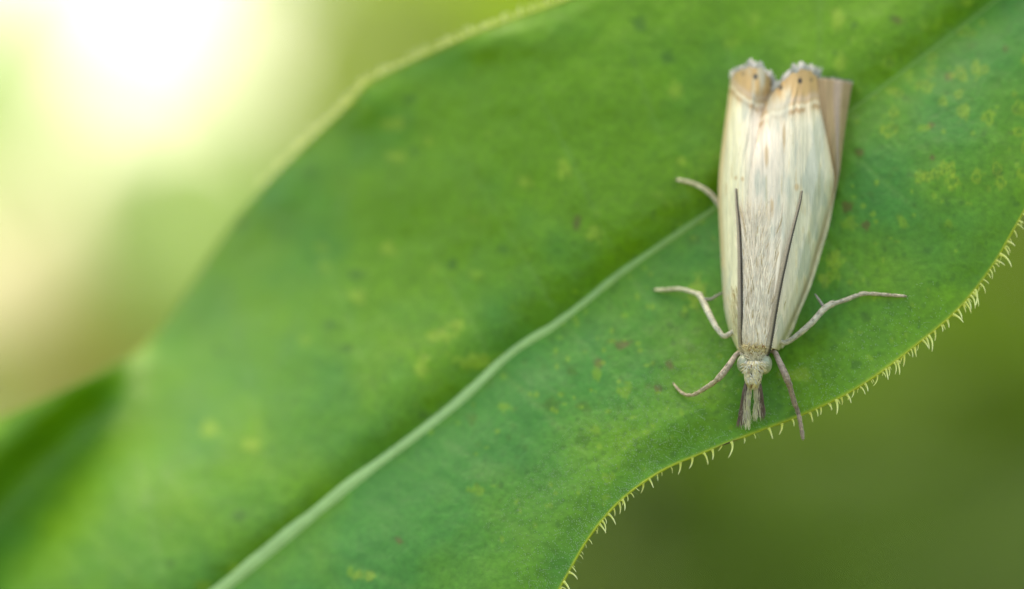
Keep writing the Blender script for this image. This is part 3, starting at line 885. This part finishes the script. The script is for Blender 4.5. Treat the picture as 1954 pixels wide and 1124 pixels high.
def build_palp(sd):
    ax = [(1428, 728, -0.25, 7), (1424, 745, -0.22, 8), (1422, 768, -0.2, 9), (1420, 790, -0.2, 9.5), (1419, 808, -0.2, 9)] if sd == 'L' else \
         [(1446, 728, -0.25, 7), (1448, 745, -0.22, 7.5), (1448, 765, -0.2, 8), (1447, 780, -0.22, 8), (1447, 788, -0.22, 7)]
    zb = float(zleaf(np.array(1437.0), np.array(735.0)))
    k = resample(ax, 20)
    z = np.linspace(zb + 1.45, zb + 1.05, 20)
    core = P(k[:, 0], k[:, 1], z)
    v, f, _ = tube(core, k[:, 3] * MMPX * 0.72, 10, 0.8)
    o = obj('palp', make_mesh('palp', W(v) - moth_base, f, M_fur, np.tile(lin(168, 150, 126), (len(v), 1))), moth)
    R = Ribbons()
    out = -1 if sd == 'L' else 1
    for q in range(760):
        i = int(rng.integers(0, 17)); a = rng.random() * math.pi          # 0 = right side, pi = left side
        side = math.cos(a)
        x0 = k[i, 0] + side * k[i, 3] * 0.85; y0 = k[i, 1]; z0 = z[i] + math.sin(a) * k[i, 3] * MMPX * 0.62 + 0.01
        L = 11 + 16 * rng.random(); t = np.linspace(0, 1, 4)
        inner = side * -out
        dx = 0.05 * side + (rng.random() - .5) * 0.22 + (-0.06 if sd == 'L' else 0.0)
        if i > 9: dx += 0.12 * side
        x = x0 + dx * L * t; y = y0 + L * t
        zz = z0 + 0.05 * np.sin(0.3 + 2.4 * t) * rng.random()
        m = inner + (rng.random() - .5) * 1.0
        c = lin(120, 100, 88) if m < -0.25 else lin(206, 194, 172) if m < 0.15 else lin(212, 208, 170)
        if rng.random() < 0.2: c = lin(200, 190, 180) if m > -0.2 else lin(126, 112, 110)
        c = c * (0.60 + 0.62 * rng.random())
        R.add(P(x, y, zz), np.array([.9, 1, .8, .25]) * 0.015, UPN, c, c * 1.05)
    b = obj('palp_bristle', R.mesh('palp_bristle', moth_base, M_fur), o); b['kind'] = 'stuff'
build_palp('L'); build_palp('R')

def build_antenna(keys):
    """slim tapering feeler of toothed joints lying back over the wings"""
    k = np.array(keys, float)
    L = np.linalg.norm(np.diff(k[:, :2], axis=0), axis=1).sum()
    nseg = int(L / 4.6); per = 4
    n = nseg * per
    q = resample(k, n)
    px, py = q[:, 0], q[:, 1]
    f = np.linspace(0, 1, n)
    zz = moth_z(px, np.minimum(py, 690)) + 0.16 + 0.10 * np.sin(np.pi * np.clip(f, 0, 1)) 
    zz = zz * (1 - sstep(655, 682, py)) + (head_z(px, py) + 0.04) * sstep(655, 682, py)
    w0 = q[:, 2] * MMPX * 0.56
    saw = (np.arange(n) % per) / per
    sides = 12
    pts = P(px, py, zz)
    v, fc, th = tube(pts, w0, sides, 0.9)
    vv = v[:n * sides].reshape(n, sides, 3)
    ctr = pts[:, None]
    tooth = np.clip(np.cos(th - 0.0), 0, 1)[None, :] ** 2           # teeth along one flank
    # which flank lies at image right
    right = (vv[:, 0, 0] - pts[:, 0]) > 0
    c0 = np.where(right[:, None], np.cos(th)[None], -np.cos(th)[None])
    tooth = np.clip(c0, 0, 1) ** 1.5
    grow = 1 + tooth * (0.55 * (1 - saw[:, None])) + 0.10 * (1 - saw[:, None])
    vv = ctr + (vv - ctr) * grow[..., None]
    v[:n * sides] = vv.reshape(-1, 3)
    dark = sstep(0.25, 0.6, c0)[..., None]  # right flank: black teeth, plus a shadow side painted into the colour
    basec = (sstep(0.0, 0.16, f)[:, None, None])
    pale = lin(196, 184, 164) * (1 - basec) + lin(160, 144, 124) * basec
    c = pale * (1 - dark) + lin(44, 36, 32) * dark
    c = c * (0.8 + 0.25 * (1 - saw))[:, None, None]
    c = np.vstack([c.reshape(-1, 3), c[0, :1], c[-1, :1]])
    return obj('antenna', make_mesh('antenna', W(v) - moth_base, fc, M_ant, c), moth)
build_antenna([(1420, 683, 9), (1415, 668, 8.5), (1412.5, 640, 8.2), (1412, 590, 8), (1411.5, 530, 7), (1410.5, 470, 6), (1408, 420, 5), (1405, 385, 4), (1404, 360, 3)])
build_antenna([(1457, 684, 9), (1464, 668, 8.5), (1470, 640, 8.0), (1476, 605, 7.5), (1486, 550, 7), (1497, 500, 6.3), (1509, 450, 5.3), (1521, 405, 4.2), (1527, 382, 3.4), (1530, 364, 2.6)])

def build_leg(keys, col0, col1, spur=None, rings=()):
    """keys: x, y, height above the leaf (mm), width (px)"""
    k = np.array(keys, float)
    n = 150
    ln = np.r_[0, np.cumsum(np.linalg.norm(np.diff(k[:, :2], axis=0), axis=1))]
    q = np.stack([np.interp(np.linspace(0, ln[-1], n), ln, k[:, i]) for i in range(4)], -1)
    for _ in range(2):
        q[1:-1] = q[1:-1] * 0.5 + 0.25 * (q[:-2] + q[2:])
    z = zsurf(q[:, 0], q[:, 1]) + q[:, 2] + q[:, 3] * MMPX * 0.3
    pts = P(q[:, 0], q[:, 1], z)
    f = np.linspace(0, 1, n)
    rad = q[:, 3] * MMPX * 0.5 * (1 + 0.05 * (vnoise(f * 30, f * 0 + 2) - 0.5))
    tar = np.clip((f - 0.62) / 0.38, 0, 1) * 5                       # five joints of the foot
    rad = rad * (1 - 0.24 * (tar % 1.0) ** 2 * (f > 0.62))
    for r0 in rings[:1]: rad = rad * (1 + 0.22 * np.exp(-((f - r0) / 0.012) ** 2))
    v, fc, _ = tube(pts, rad, 10, 0.9)
    t = np.r_[np.repeat(f, 10), 0, 1][:, None]
    s = np.r_[np.repeat(vnoise(f * 46, f * 0 + len(keys)), 10), 0.5, 0.5][:, None]
    c = (lin(*col0) * (1 - t) + lin(*col1) * t) * (0.78 + 0.4 * s)
    o = obj('leg', make_mesh('leg', W(v) - moth_base, fc, M_leg, c), moth)
    R = Ribbons()
    for _ in range(150):
        i = int(rng.integers(2, n - 10)); a = (rng.random() - 0.5) * 2.6
        ax_ = pts[i + 3] - pts[i]; ax_ /= np.linalg.norm(ax_) + 1e-9
        sd = np.cross(ax_, [0, 0, 1.0]); sd /= np.linalg.norm(sd) + 1e-9
        nr = sd * math.sin(a) + np.array([0, 0, 1.0]) * math.cos(a)
        Ls = 0.06 + 0.08 * rng.random(); tt = np.linspace(0, 1, 3)[:, None]
        cc = (lin(*col0) * (1 - f[i]) + lin(*col1) * f[i]) * (0.55 + 0.75 * rng.random())
        R.add(pts[i] + nr * rad[i] * 0.95 + ax_ * Ls * tt + nr * (0.006 + 0.020 * rng.random()) * tt, np.array([1, 1, .3]) * 0.013, nr, cc)
    sc = obj('leg_scale', R.mesh('leg_scale', moth_base, M_fur), o); sc['kind'] = 'stuff'
    # little hooked claw at the end
    e = pts[-1]; d = pts[-1] - pts[-4]; d /= np.linalg.norm(d)
    cl = np.array([e, e + d * 0.07 + np.array([0, 0, -0.01]), e + d * 0.10 + np.array([0, 0, -0.05])])
    v, fc, _ = tube(cl, [rad[-1] * 0.8, rad[-1] * 0.5, rad[-1] * 0.2], 6)
    obj('claw', make_mesh('claw', W(v) - moth_base, fc, M_leg, np.tile(lin(136, 124, 104), (len(v), 1))), o)
    if spur:
        sk = resample(spur, 12)
        sp = P(sk[:, 0], sk[:, 1], zsurf(sk[:, 0], sk[:, 1]) + sk[:, 2] + 0.06)
        v, fc, _ = tube(sp, sk[:, 3] * MMPX * 0.5, 8)
        obj('spur', make_mesh('spur', W(v) - moth_base, fc, M_leg, np.tile(lin(138, 132, 122), (len(v), 1))), o)
    return o
BUFF, GREYB, MAUVE = (214, 202, 168), (190, 184, 168), (166, 150, 134)
build_leg([(1418, 668, 1.1, 10), (1404, 678, 1.2, 10), (1392, 696, 1.3, 12), (1380, 712, 1.3, 13), (1371, 722, 1.25, 12.5), (1366, 727, 1.15, 9), (1350, 738, .75, 9), (1331, 750, .35, 8.5), (1322, 754, .22, 7),
           (1310, 754, .16, 6.5), (1300, 749, .12, 6), (1293, 742, .10, 5.5), (1286, 733, .07, 4.5)], MAUVE, (190, 170, 138), None, (0.5, 0.74, 0.85, 0.93))
build_leg([(1410, 622, .9, 8), (1395, 636, 1.0, 10), (1384, 642, 1.05, 10), (1379, 641, 1.1, 9), (1366, 624, 1.1, 11), (1354, 601, 1.0, 12), (1343, 578, .85, 12), (1335, 563, .7, 11), (1329, 560, .6, 8.5),
           (1317, 556, .42, 8.5), (1303, 552, .28, 8.5), (1288, 551, .18, 8), (1270, 553, .12, 7), (1251, 553, .08, 6)], GREYB, BUFF, [(1344, 571, .85, 7), (1356, 571, .8, 5.5), (1368, 564, .7, 4.5), (1380, 558, .6, 3)], (0.6, 0.72, 0.85, .93))
build_leg([(1398, 440, .6, 8), (1382, 405, .75, 9), (1370, 388, .75, 9.5), (1360, 374, .6, 9.5), (1346, 362, .4, 9), (1328, 352, .22, 8.5), (1310, 346, .14, 8), (1293, 343, .08, 7)], GREYB, BUFF, None, (0.55, 0.72, .86))
build_leg([(1468, 664, 1.1, 9), (1480, 674, 1.2, 10), (1488, 692, 1.25, 12), (1498, 714, 1.2, 13.5), (1503, 727, 1.1, 13), (1506, 733, 1.0, 10.5), (1511, 752, .75, 10.5), (1517, 772, .5, 10.5), (1521, 781, .4, 9),
           (1525, 795, .32, 9.5), (1528, 810, .35, 8.5), (1530, 822, .40, 8.5), (1532, 836, .42, 8)], (172, 150, 136), (124, 108, 86), None, (0.44, 0.66, 0.83, 0.92))
build_leg([(1480, 640, .9, 9), (1492, 654, 1.0, 10), (1500, 654, 1.05, 10), (1512, 647, 1.1, 10), (1530, 633, 1.1, 11.5), (1550, 615, 1.0, 12), (1568, 594, .85, 12), (1578, 585, .75, 13), (1588, 580, .65, 11), (1596, 578, .6, 8.5),
           (1615, 572, .4, 8.5), (1634, 564, .26, 8.5), (1648, 560, .18, 9), (1670, 561, .12, 7.5), (1695, 563, .1, 7), (1726, 565, .08, 6)], GREYB, (178, 164, 144), [(1573, 588, .8, 7), (1566, 577, .85, 5.5), (1560, 568, .85, 4.5), (1555, 561, .8, 2.5)], (0.5, 0.68, 0.80, .9))

# ------------------------------------------------------------------ plants behind, far out of focus
rng = np.random.default_rng(21)
def foliage_mat(name, col, trans_col, trans=0.4):
    m, nt, b, out = new_mat(name)
    tc = N(nt, 'ShaderNodeTexCoord')
    n = noise(nt, tc.outputs['Object'], 18.0, 3)
    r = N(nt, 'ShaderNodeValToRGB')
    r.color_ramp.elements[0].position = 0.3; r.color_ramp.elements[0].color = (*[c * 0.7 for c in col], 1)
    r.color_ramp.elements[1].position = 0.7; r.color_ramp.elements[1].color = (*[c * 1.3 for c in col], 1)
    nt.links.new(n, r.inputs['Fac']); nt.links.new(r.outputs['Color'], b.inputs['Base Color'])
    b.inputs['Roughness'].default_value = 0.5; b.inputs['Specular IOR Level'].default_value = 0.2
    tr = N(nt, 'ShaderNodeBsdfTranslucent'); tr.inputs['Color'].default_value = (*trans_col, 1)
    mx = N(nt, 'ShaderNodeMixShader'); mx.inputs[0].default_value = trans
    nt.links.new(b.outputs[0], mx.inputs[1]); nt.links.new(tr.outputs[0], mx.inputs[2])
    nt.links.new(mx.outputs[0], out.inputs['Surface'])
    return m
F_dark = foliage_mat('foliage_deep_green', (0.125, 0.21, 0.03), (0.19, 0.32, 0.03), 0.34)
F_olive = foliage_mat('foliage_olive', (0.20, 0.245, 0.05), (0.30, 0.37, 0.05), 0.38)
F_lime = foliage_mat('foliage_lime', (0.30, 0.42, 0.02), (0.64, 0.86, 0.04), 0.55)
F_pale = foliage_mat('foliage_pale', (0.24, 0.34, 0.10), (0.40, 0.56, 0.14), 0.5)
F_straw = foliage_mat('dry_straw', (0.40, 0.31, 0.08), (0.4, 0.30, 0.06), 0.25)
F_glow = foliage_mat('foliage_young_thin', (0.30, 0.42, 0.12), (0.58, 0.80, 0.24), 0.6)
F_mid = foliage_mat('foliage_mid_green', (0.17, 0.24, 0.015), (0.34, 0.46, 0.02), 0.5)
F_stem = foliage_mat('plant_stem', (0.14, 0.16, 0.05), (0.1, 0.1, 0.02), 0.05)

def leaves_mesh(name, centres, length, width, mat, droop=0.4):
    """folded pointed leaves, eight faces each"""
    n = len(centres)
    v = np.empty((n, 9, 3)); 
    for i in range(n):
        a = rng.random() * 2 * math.pi; tilt = (rng.random() - 0.35) * 1.2
        d = np.array([math.cos(a) * math.cos(tilt), math.sin(a) * math.cos(tilt), math.sin(tilt) - droop * 0.3]); d /= np.linalg.norm(d)
        s = np.cross(d, [0, 0, 1.0]); s /= np.linalg.norm(s); up = np.cross(s, d)
        rl = (rng.random() - .5) * 1.2; s, up = s * math.cos(rl) + up * math.sin(rl), up * math.cos(rl) - s * math.sin(rl)
        L = length * (0.65 + 0.6 * rng.random()); w = width * (0.7 + 0.5 * rng.random())
        b = centres[i]
        row = [b, b + d * L * .3 - s * w * .45 + up * w * .12, b + d * L * .3 - up * L * .01, b + d * L * .3 + s * w * .45 + up * w * .12,
               b + d * L * .65 - s * w * .38 + up * w * .06 - [0, 0, L * droop * .12], b + d * L * .65 - [0, 0, L * droop * .15], b + d * L * .65 + s * w * .38 + up * w * .06 - [0, 0, L * droop * .12],
               b + d * L - [0, 0, L * droop * .38], b + d * L * 0.02]
        v[i] = row
    base = np.array([[0, 2, 1, 1], [0, 3, 2, 2], [1, 2, 5, 4], [2, 3, 6, 5], [4, 5, 7, 7], [5, 6, 7, 7]])
    f = []
    for i in range(n):
        for q in base:
            g = [int(x) + i * 9 for x in q]
            f.append(g[:3] if g[2] == g[3] else g)
    return make_mesh(name, v.reshape(-1, 3), f, mat)

def shrub(name, base, label, lo, hi, rad, n, length, width, mat, cat='shrub', stems=7, gap=None, group='shrubs far behind the big leaf'):
    base = np.array(base, float)
    root = empty(name, base, label, cat, group)
    pts = []
    while len(pts) < n:
        p = rng.random(3) * 2 - 1
        r = np.linalg.norm(p)
        if r > 1 or r < 0.25 * rng.random(): continue
        p = p * np.array([rad, rad, (hi - lo) / 2]) + np.array([0, 0, (hi + lo) / 2])
        if gap and gap(p + base): continue
        pts.append(p)
    obj('foliage', leaves_mesh('foliage', np.array(pts), length, width, mat), root)['kind'] = 'stuff'
    vs_, fs, o0 = [], [], 0
    for k in range(stems):
        a = rng.random() * 2 * math.pi; r = rad * 0.75 * math.sqrt(rng.random())
        t = np.linspace(0, 1, 12)
        path = np.stack([r * math.cos(a) * t ** 1.4, r * math.sin(a) * t ** 1.4, (lo * 0.4 + hi * 0.55) * t], -1)
        v, f, _ = tube(path, 0.007 - 0.005 * t, 6)
        me = make_mesh('stem', v, f, F_stem)
        obj('stem', me, root)
    return root

def vx(px, d): return (px - CX) * MMPX * d / D
def vz(py, d): return H + (CY - py) * MMPX * d / D

shrub('leafy_shrub', (0.08, 1.15, 0), 'dense deep green shrub behind the lower hairy margin of the big leaf', 0.02, 0.53, 0.20, 1300, 0.075, 0.036, F_dark)
shrub('leafy_shrub', (0.12, 1.9, 0), 'olive green shrub behind the middle of the big leaf', 0.02, 0.66, 0.30, 2200, 0.07, 0.034, F_olive)
shrub('leafy_shrub', (0.42, 2.1, 0), 'tall olive shrub far behind the right end of the big leaf', 0.02, 1.0, 0.55, 3000, 0.085, 0.042, F_olive)
shrub('leafy_shrub', (-0.40, 2.9, 0), 'pale grey green shrub below the bright gap of sky', 0.02, 0.525, 0.42, 1300, 0.065, 0.03, F_pale)

def blade_mesh(path, width, mat, fold=0.18):
    """one curved pointed leaf along a path of world points"""
    p = curve(np.c_[np.linspace(0, 1, len(path)), np.array(path, float)], np.linspace(0, 1, 22))
    t = np.gradient(p, axis=0); t /= np.linalg.norm(t, axis=1)[:, None]
    view = np.array([0, -1.0, 0.35])
    s = np.cross(t, view); s /= np.linalg.norm(s, axis=1)[:, None]; n = np.cross(s, t)
    f = np.linspace(0, 1, 22)
    w = width * 0.5 * np.clip(np.sin(np.pi * np.clip(0.03 + 0.97 * f, 0, 1)), 0, 1) ** 0.75 + 0.0006
    q = np.linspace(-1, 1, 9)
    v = p[:, None] + s[:, None] * (w[:, None] * q)[..., None] + n[:, None] * (fold * w[:, None] * np.abs(q) + 0.04 * w[:, None] * np.sin(f * 17)[:, None] * q ** 2)[..., None]
    return make_mesh('leaf', v.reshape(-1, 3), grid_faces(22, 9), mat)

def neighbour(name, label, foot, top, leaves, group='herbs standing behind the big leaf'):
    """a leafy herb: stem from the ground, leaves given by pixel/distance paths of their blades"""
    foot = np.array(foot, float)
    root = empty(name, foot, label, 'plant', group)
    t = np.linspace(0, 1, 24); top = np.array(top, float) - foot
    path = np.stack([top[0] * t + 0.012 * np.sin(t * 5) * t * (1 - t), top[1] * t, top[2] * t], -1)
    v, f, _ = tube(path, 0.0032 - 0.002 * t, 8)
    obj('stem', make_mesh('stem', v, f, F_stem), root)
    for (keys, width, mat) in leaves:
        pts = [np.array([vx(px, d), d - D * 0.001, vz(py, d)]) - foot for (px, py, d) in keys]
        # stalk from the main stem to the blade
        zz = min(max(pts[0][2] - 0.03, 0.02), top[2]); k = zz / top[2]
        a = np.array([top[0] * k, top[1] * k, zz])
        sp = curve(np.c_[[0, .5, 1], np.array([a, a * .4 + pts[0] * .6 - [0, 0, .006], pts[0]])], np.linspace(0, 1, 10))
        v, f, _ = tube(sp, 0.0009, 6)
        lf = obj('leaf', blade_mesh(pts, width, mat), root)
        obj('leaf_stalk', make_mesh('leaf_stalk', v, f, F_stem), lf)
    return root
neighbour('leafy_herb', 'lime green herb with broad leaves behind the top of the big leaf', (vx(1250, .62), .62 - .21, 0), (vx(1150, .62), .62 - .21, vz(-250, .62)),
          [([(1180, 300, .62), (950, 180, .60), (780, 150, .60), (710, 50, .62), (730, -140, .64)], 0.030, F_mid),
           [[(1150, 100, .68), (980, -20, .68), (820, -60, .70), (640, -220, .72)], 0.034, F_lime],
           ([(1150, 420, .66), (900, 380, .64), (640, 330, .64), (470, 330, .66)], 0.016, F_olive)])
neighbour('leafy_herb', 'pale green herb with narrow leaves behind the left end of the big leaf', (vx(420, .75), .75 - .21, 0), (vx(380, .75), .75 - .21, vz(480, .75)),
          [([(420, 760, .75), (400, 640, .74), (340, 500, .74), (300, 380, .76)], 0.024, F_pale),
           ([(450, 580, .66), (450, 430, .66), (380, 310, .66), (210, 230, .68)], 0.017, F_glow),
           ([(260, 640, .66), (190, 480, .66), (150, 340, .66), (130, 230, .68)], 0.008, F_pale),
           ([(-260, 420, .66), (-80, 260, .66), (10, 70, .66), (50, -160, .68)], 0.017, F_glow),
           ([(400, 820, .72), (260, 660, .70), (160, 450, .70), (130, 230, .72)], 0.011, F_olive),
           ([(420, 700, .8), (500, 560, .8), (560, 420, .8), (520, 280, .82)], 0.024, F_pale),
           ([(380, 900, .72), (240, 760, .70), (60, 640, .70), (-120, 560, .72)], 0.014, F_straw),
           ([(400, 860, .8), (250, 740, .78), (100, 700, .78), (-60, 720, .8)], 0.03, F_olive)])

def dry_grass(base, label):
    base = np.array(base, float)
    root = empty('dry_grass_tuft', base, label, 'grass')
    for k in range(46):
        t = np.linspace(0, 1, 9)
        a = rng.random() * 2 * math.pi; r0 = 0.03 * rng.random(); r1 = 0.02 + 0.05 * rng.random(); h = 0.40 + 0.12 * rng.random()
        path = np.stack([math.cos(a) * (r0 + r1 * t ** 2), math.sin(a) * (r0 + r1 * t ** 2), h * t], -1)
        v, f, _ = tube(path, 0.0022 - 0.0012 * t, 5)
        obj('stalk', make_mesh('stalk', v, f, F_straw), root)
dry_grass((vx(60, 1.25), 1.25 - 0.21, 0), 'tuft of dry straw-coloured grass stalks left of the big leaf')

def build_grass():
    n = 9000
    x = (rng.random(n) - .5) * 5; y = -0.8 + rng.random(n) * 6.5
    h = 0.05 + 0.13 * rng.random(n)
    a = rng.random(n) * 2 * math.pi
    d = np.stack([np.cos(a), np.sin(a), 0 * a], -1); s = np.stack([-np.sin(a), np.cos(a), 0 * a], -1)
    b = np.stack([x, y, (fbm(x * .8 + 50, y * .8 + 50) - .5) * 0.10 * sstep(0.2, 1.0, np.hypot(x, y)) - 0.004], -1)
    up = np.array([0, 0, 1.0])
    w = 0.0025
    v = np.stack([b - s * w, b + s * w, b + up * h[:, None] * .6 + d * h[:, None] * .12 - s * w * .8, b + up * h[:, None] * .6 + d * h[:, None] * .12 + s * w * .8, b + up * h[:, None] + d * h[:, None] * .4], 1).reshape(-1, 3)
    i = np.arange(n)[:, None] * 5
    f = np.vstack([np.hstack([i, i + 1, i + 3]), np.hstack([i, i + 3, i + 2]), np.hstack([i + 2, i + 3, i + 4])])
    o = obj('meadow_grass', make_mesh('meadow_grass', v, f, F_olive))
    o['kind'] = 'stuff'; o['label'] = 'short green meadow grass covering the ground'; o['category'] = 'grass'
build_grass()
